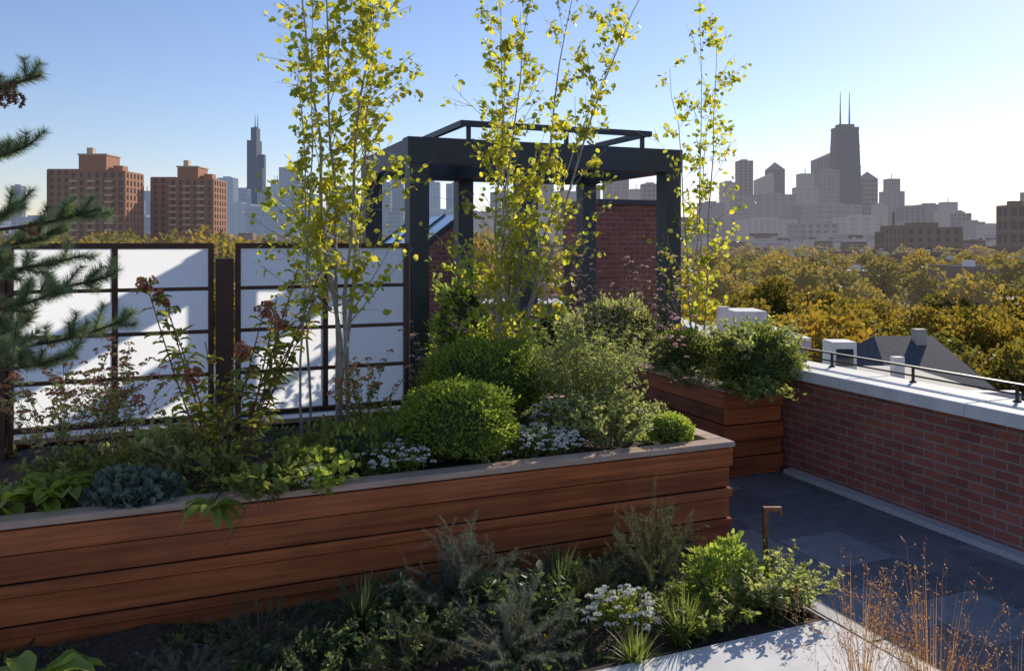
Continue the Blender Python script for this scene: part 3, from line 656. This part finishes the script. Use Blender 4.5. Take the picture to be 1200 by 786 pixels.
mb.box(4.9,5.6,18,19,.21,.8,1); mb.box(4.4,4.6,17.4,17.6,.21,.95,1); mb.build('neighbour_building',[TAN,STONE])
mb=MB(); gx0,gx1,gy0,gy1=13.2,16.2,28,34
mb.box(gx0,gx1,gy0,gy1,GZ,-2.76,0)
mb.add([(gx0-.3,gy0-.3,-2.75),(gx0-.3,gy1+.3,-2.75),(gx0+.5,31,-1.2),(gx1+.3,gy0-.3,-2.75),(gx1+.3,gy1+.3,-2.75),(gx1-.3,31,-1.2)],[(0,3,5,2),(1,2,5,4)],1)
mb.add([(gx0-.3,gy0-.3,-2.75),(gx0+.5,31,-1.2),(gx0-.3,gy1+.3,-2.75),(gx1+.3,gy0-.3,-2.75),(gx1-.3,31,-1.2),(gx1+.3,gy1+.3,-2.75)],[(0,1,2),(3,5,4)],1)
mb.box(15.0,15.4,30.4,30.8,-2,-.9,0); mb.build('gabled_house',[TAN,SHING,GLASS])
mb=MB(); mb.box(8.2,12.9,21,26.9,GZ,-1.72,1); mb.box(8.1,13,20.9,21.2,-1.718,-1.5,0); mb.box(8.1,8.4,21.203,26.9,-1.718,-1.5,0)
mb.box(9.4,10.1,24,24.8,-1.718,-.6,0); mb.box(9.5,10.0,23.985,23.997,-1.3,-.8,2); mb.box(11.4,11.7,24.4,24.7,-1.718,-1.1,0); mb.build('rooftop_unit_building',[STONE,TAN,GLASS])

def tower(mb,x,y,w_,d_,z0,z1,fh,bw,g=1,wall=0,pier=.35,ofs=.35,span=.4):
    mb.box(x-w_/2,x+w_/2,y-d_/2,y+d_/2,z0,z1,g)
    nb=max(1,int(round(w_/bw))); b_=w_/nb
    X0,X1,Y0,Y1=x-w_/2-ofs,x+w_/2+ofs,y-d_/2-ofs,y+d_/2+ofs
    for k in range(nb+1):
        xx=x-w_/2+k*b_; pw=b_*pier/2
        a0,a1=max(X0,xx-pw),min(X1,xx+pw)
        mb.box(a0,a1,Y0,y-d_/2,z0,z1,wall)
    nd=max(1,int(round(d_/bw))); c_=d_/nd
    for k in range(nd+1):
        yy=y-d_/2+k*c_; pw=c_*pier/2
        mb.box(X0,x-w_/2,yy-pw+.01,yy+pw-.01,z0,z1,wall); mb.box(x+w_/2,X1,yy-pw+.01,yy+pw-.01,z0,z1,wall)
    nf=max(1,int((z1-z0)/fh))
    for k in range(nf+1):
        zz=z0+k*(z1-z0)/nf; h_=fh*span/2
        mb.box(X0+ofs*.2,X1-ofs*.2,Y0+ofs*.2,Y1-ofs*.2,max(z0,zz-h_),min(z1+.3,zz+h_),wall)
RB=airlight(plain('tower_brick',(.36,.16,.085),.85,0,.15,.05),.10,(.33,.3,.32)); RG=airlight(plain('tower_window',(.04,.04,.05),.4,0,.5,.4),.10,(.33,.3,.32)); RC=airlight(plain('tower_concrete',(.55,.42,.3),.85),.10,(.33,.3,.32))
def redtower(u0,u1,vt,d,ph):
    mb=MB(); x0=(u0-600)/F*d; x1=(u1-600)/F*d; zt=hz(vt,d); W_=x1-x0
    tower(mb,(x0+x1)/2+W_*.18,d,W_*.62,16,GZ,zt,2.9,3.4,1,0,.5,.35,.34)
    tower(mb,x0+W_*.17,d+7,W_*.34,14,GZ,zt+1.5,2.9,3.4,1,0,.5,.35,.34)
    for k in range(int((zt-GZ)/2.9)):
        for q in (.42,.62,.82): mb.box(x0+W_*q-1.6,x0+W_*q+1.6,d-9.6,d-8.4,GZ+k*2.9+1,GZ+k*2.9+1.9,2)
    pz=hz(ph[2],d); a0=(ph[0]-600)/F*d; a1=(ph[1]-600)/F*d
    mb.box(a0,a1,d-4,d+8,zt+.3,pz,0); mb.box(a0-.4,a1+.4,d-4.4,d+8.4,pz,pz+.6,2); mb.box(a0+W_*.05,a0+W_*.12,d-1,d+2,pz+.6,pz+3.5,2); mb.box(a1+1,a1+5,d,d+5,zt+.3,zt+3.2,0)
    mb.build('brick_apartment_tower',[RB,RG,RC])
redtower(57,158,203,350,(98,130,183)); redtower(178,258,212,380,(212,236,197))
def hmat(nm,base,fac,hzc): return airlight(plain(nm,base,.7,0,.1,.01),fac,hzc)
hR=(.26,.25,.285); hL=(.21,.27,.38)  # haze tints emitted by the tower materials, bluer on the left
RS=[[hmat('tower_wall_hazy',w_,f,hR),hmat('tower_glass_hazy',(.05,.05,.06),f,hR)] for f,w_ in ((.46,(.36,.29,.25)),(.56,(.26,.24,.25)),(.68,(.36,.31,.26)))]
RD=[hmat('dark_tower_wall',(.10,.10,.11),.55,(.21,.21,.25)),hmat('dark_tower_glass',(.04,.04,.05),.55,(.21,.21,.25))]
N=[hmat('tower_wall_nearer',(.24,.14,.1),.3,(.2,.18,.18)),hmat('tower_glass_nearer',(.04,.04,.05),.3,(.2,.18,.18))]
LS=[[hmat('tower_wall_blue_haze',w_,f,hL),hmat('tower_glass_blue_haze',(.07,.09,.11),f,hL)] for f,w_ in ((.48,(.34,.3,.28)),(.58,(.24,.25,.28)),(.7,(.34,.32,.3)))]
LD=[hmat('dark_tower_wall_blue_haze',(.10,.11,.13),.5,(.13,.16,.24)),hmat('dark_tower_glass_blue_haze',(.04,.05,.06),.5,(.13,.16,.24))]
def sky_tower(i,u0,u1,vt,d,mats,style=0,name='high_rise'):
    if mats=='R': mats=RS[i*7%3]
    elif mats=='L': mats=LS[i*5%3]
    mb=MB(); x0=(u0-600)/F*d; x1=(u1-600)/F*d; z=hz(vt,d); w_=x1-x0; x=(x0+x1)/2
    fh=[9,13,7,11][i%4]; bw=w_/[6,4,8,5,3][i%5]; pr=[.4,.25,.55,.3][i%4]; sp=[.45,.3,.15,.5,.4][i%5]
    if style==0: tower(mb,x,d,w_,w_*.8,GZ,z,fh,bw,1,0,pr,1.2,sp); mb.box(x-w_*.25,x+w_*.2,d-w_*.2,d+w_*.2,z,z+5,0)
    elif style==1:
        zs=GZ+(z-GZ)*.82; tower(mb,x,d,w_,w_*.8,GZ,zs,fh,bw,1,0,pr,1.2,sp); tower(mb,x,d,w_*.66,w_*.6,zs,z,9,w_/6,1,0,.4,1.2,.45); mb.box(x-1,x+1,d-1,d+1,z,z+16,0)
    elif style==2:
        tower(mb,x,d,w_,w_*.8,GZ,z-w_*.5,fh,bw,1,0,pr,1.2,sp); h_=z-w_*.5; e=w_/2+1
        mb.add([(x-e,d-e*.8,h_),(x+e,d-e*.8,h_),(x+e,d+e*.8,h_),(x-e,d+e*.8,h_),(x,d,z)],[(0,1,4),(1,2,4),(2,3,4),(3,0,4)],0)
    elif style==3:
        tower(mb,x,d,w_,w_*.8,GZ,z-w_*.45,fh,bw,1,0,pr,1.2,sp); h_=z-w_*.45+.5
        mb.hexa([(x-w_/2,d-w_*.4,h_),(x+w_/2,d-w_*.4,h_),(x+w_/2,d+w_*.4,h_),(x-w_/2,d+w_*.4,h_)],[(x-w_/2,d-w_*.4,h_+.5),(x+w_/2,d-w_*.4,z),(x+w_/2,d+w_*.4,z),(x-w_/2,d+w_*.4,h_+.5)],0)
    return mb.build(name,mats)
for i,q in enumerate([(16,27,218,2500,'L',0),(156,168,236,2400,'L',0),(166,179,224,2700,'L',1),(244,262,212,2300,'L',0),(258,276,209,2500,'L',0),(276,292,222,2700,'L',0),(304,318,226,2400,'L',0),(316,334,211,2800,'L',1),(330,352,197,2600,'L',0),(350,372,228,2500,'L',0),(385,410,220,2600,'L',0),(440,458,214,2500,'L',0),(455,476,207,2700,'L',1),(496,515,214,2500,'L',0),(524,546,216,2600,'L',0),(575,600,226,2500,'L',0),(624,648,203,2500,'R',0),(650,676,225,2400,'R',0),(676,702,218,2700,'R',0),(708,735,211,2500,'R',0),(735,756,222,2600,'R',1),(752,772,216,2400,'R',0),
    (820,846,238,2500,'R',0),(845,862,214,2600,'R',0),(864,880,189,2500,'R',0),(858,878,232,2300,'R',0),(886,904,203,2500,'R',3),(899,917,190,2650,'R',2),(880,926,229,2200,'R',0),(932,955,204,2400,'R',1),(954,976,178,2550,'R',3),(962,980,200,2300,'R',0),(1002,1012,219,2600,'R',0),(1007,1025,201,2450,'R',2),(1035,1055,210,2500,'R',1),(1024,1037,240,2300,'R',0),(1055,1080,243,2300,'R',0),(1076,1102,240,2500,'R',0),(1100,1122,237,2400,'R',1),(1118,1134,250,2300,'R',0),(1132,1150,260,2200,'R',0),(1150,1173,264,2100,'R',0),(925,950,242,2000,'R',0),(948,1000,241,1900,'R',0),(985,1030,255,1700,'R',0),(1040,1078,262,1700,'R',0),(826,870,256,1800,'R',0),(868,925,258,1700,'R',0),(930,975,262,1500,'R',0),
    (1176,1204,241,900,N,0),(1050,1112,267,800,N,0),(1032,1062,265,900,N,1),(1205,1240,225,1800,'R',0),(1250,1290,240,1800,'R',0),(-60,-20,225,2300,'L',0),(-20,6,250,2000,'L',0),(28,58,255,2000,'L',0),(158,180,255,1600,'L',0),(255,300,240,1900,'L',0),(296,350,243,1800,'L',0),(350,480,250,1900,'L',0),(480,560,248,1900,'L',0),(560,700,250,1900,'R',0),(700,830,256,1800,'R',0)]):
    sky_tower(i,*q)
random.seed(44)
mb=MB()
for i in range(420):
    d=random.uniform(900,1900); t=random.uniform(-.72,.75); w_=random.uniform(15,50); h_=random.uniform(9,22) if d<1400 else random.uniform(14,36)
    x=t*d; k=random.choice([0,0,1,2]); mb.box(x-w_/2,x+w_/2,d-w_*.4,d+w_*.4,GZ,GZ+h_,k); mb.box(x-w_*.2,x,d-w_*.1,d+w_*.1,GZ+h_,GZ+h_+3,0)
    for f_ in range(1,int(h_/3.5)): mb.box(x-w_*.46,x+w_*.46,d-w_*.4-.3,d-w_*.4-.02,GZ+f_*3.5,GZ+f_*3.5+1.5,3)
mb.build('distant_city_blocks',[RS[1][0],N[0],RS[2][0],RS[0][1]])
def frustum(mb,x,y,w0,d0,w1,d1,z0,z1,mat):
    mb.hexa([(x-w0/2,y-d0/2,z0),(x+w0/2,y-d0/2,z0),(x+w0/2,y+d0/2,z0),(x-w0/2,y+d0/2,z0)],[(x-w1/2,y-d1/2,z1),(x+w1/2,y-d1/2,z1),(x+w1/2,y+d1/2,z1),(x-w1/2,y+d1/2,z1)],mat)
d=2350; x=(990-600)/F*d; zt=hz(150,d); mb=MB(); w0,w1=88,62
frustum(mb,x,d,w0,60,w1,42,GZ,zt,1)
def wd(z,a=w0,b=w1): return a+(b-a)*(z-GZ)/(zt-GZ)
for k in range(6):
    z0=GZ+(zt-GZ)*k/6; z1=GZ+(zt-GZ)*(k+1)/6
    for s_ in (-1,1):
        mb.tube([(x-s_*wd(z0)/2,d-wd(z0,30,21)-1,z0),(x+s_*wd(z1)/2,d-wd(z1,30,21)-1,z1)],[1.1,1.1],4,0)
    mb.box(x-wd(z0)/2-.6,x+wd(z0)/2+.6,d-wd(z0,30,21)-.8,d+wd(z0,30,21)+.8,z0,z0+4,0)
mb.box(x-w1/2-1,x+w1/2+1,d-22,d+22,zt-9,zt-1,0); mb.box(x-w1*.36,x+w1*.36,d-14,d+14,zt,zt+9,0)
for s_ in (-1,1): mb.tube([(x+s_*13,d,zt+8),(x+s_*13,d,zt+45),(x+s_*13,d,zt+102)],[2.6,1.8,.7],6,0)
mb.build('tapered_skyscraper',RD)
d=3150; x=(300.5-600)/F*d; mb=MB(); zt=hz(151,d); u_=22
for i,j,fr in [(0,0,.50),(2,2,.50),(0,2,.66),(2,0,.66),(0,1,.9),(1,2,.9),(2,1,.78),(1,0,1),(1,1,1)]:
    xx=x+(i-1)*u_; yy=d+(j-1)*u_; tower(mb,xx,yy,u_-.6,u_-.6,GZ,GZ+(zt-GZ)*fr,14,u_/3,1,0,.3,.25,.3)
mb.box(x-7,x+7,d-12,d+6,zt,zt+6,0)
for s_ in (-1,1): mb.tube([(x+s_*5,d,zt+5),(x+s_*5,d,zt+25),(x+s_*5,d,zt+55)],[2.2,1.6,.6],6,0)
mb.build('stepped_skyscraper',LD)

# ================================================================ LIGHT / CAMERA
AZ,EL=math.radians(36),math.radians(26)
w=bpy.data.worlds.new('World'); scene.world=w; w.use_nodes=True; nt=w.node_tree; bg=nt.nodes['Background']
sk=nt.nodes.new('ShaderNodeTexSky'); sk.sky_type='NISHITA'; sk.sun_disc=False; sk.sun_elevation=EL; sk.sun_rotation=AZ; sk.air_density=1.15; sk.dust_density=.15; sk.ozone_density=5.0; sk.altitude=50
mx=nt.nodes.new('ShaderNodeMix'); mx.data_type='RGBA'; mx.blend_type='MULTIPLY'; mx.inputs['Factor'].default_value=1; mx.inputs['B'].default_value=(1.14,.95,.98,1)
nt.links.new(sk.outputs[0],mx.inputs['A']); nt.links.new(mx.outputs['Result'],bg.inputs[0]); bg.inputs[1].default_value=.145
sd=bpy.data.lights.new('sun','SUN'); sd.energy=5.0; sd.angle=math.radians(.5); sd.color=(1,.91,.76)
so=bpy.data.objects.new('sun',sd); scene.collection.objects.link(so)
dirv=Vector((math.sin(AZ)*math.cos(EL),math.cos(AZ)*math.cos(EL),math.sin(EL))); so.rotation_euler=dirv.to_track_quat('Z','Y').to_euler(); so.location=(0,0,50)
cd=bpy.data.cameras.new('camera'); cd.sensor_width=36; cd.lens=F/1200*36; cd.shift_y=-(393-285)/1200; cd.clip_start=.05; cd.clip_end=30000
co=bpy.data.objects.new('camera',cd); co.location=(0,0,EYE); co.rotation_euler=(math.radians(90),0,0); scene.collection.objects.link(co); scene.camera=co
scene.view_settings.view_transform='Standard'; scene.view_settings.look='None'; scene.view_settings.exposure=0
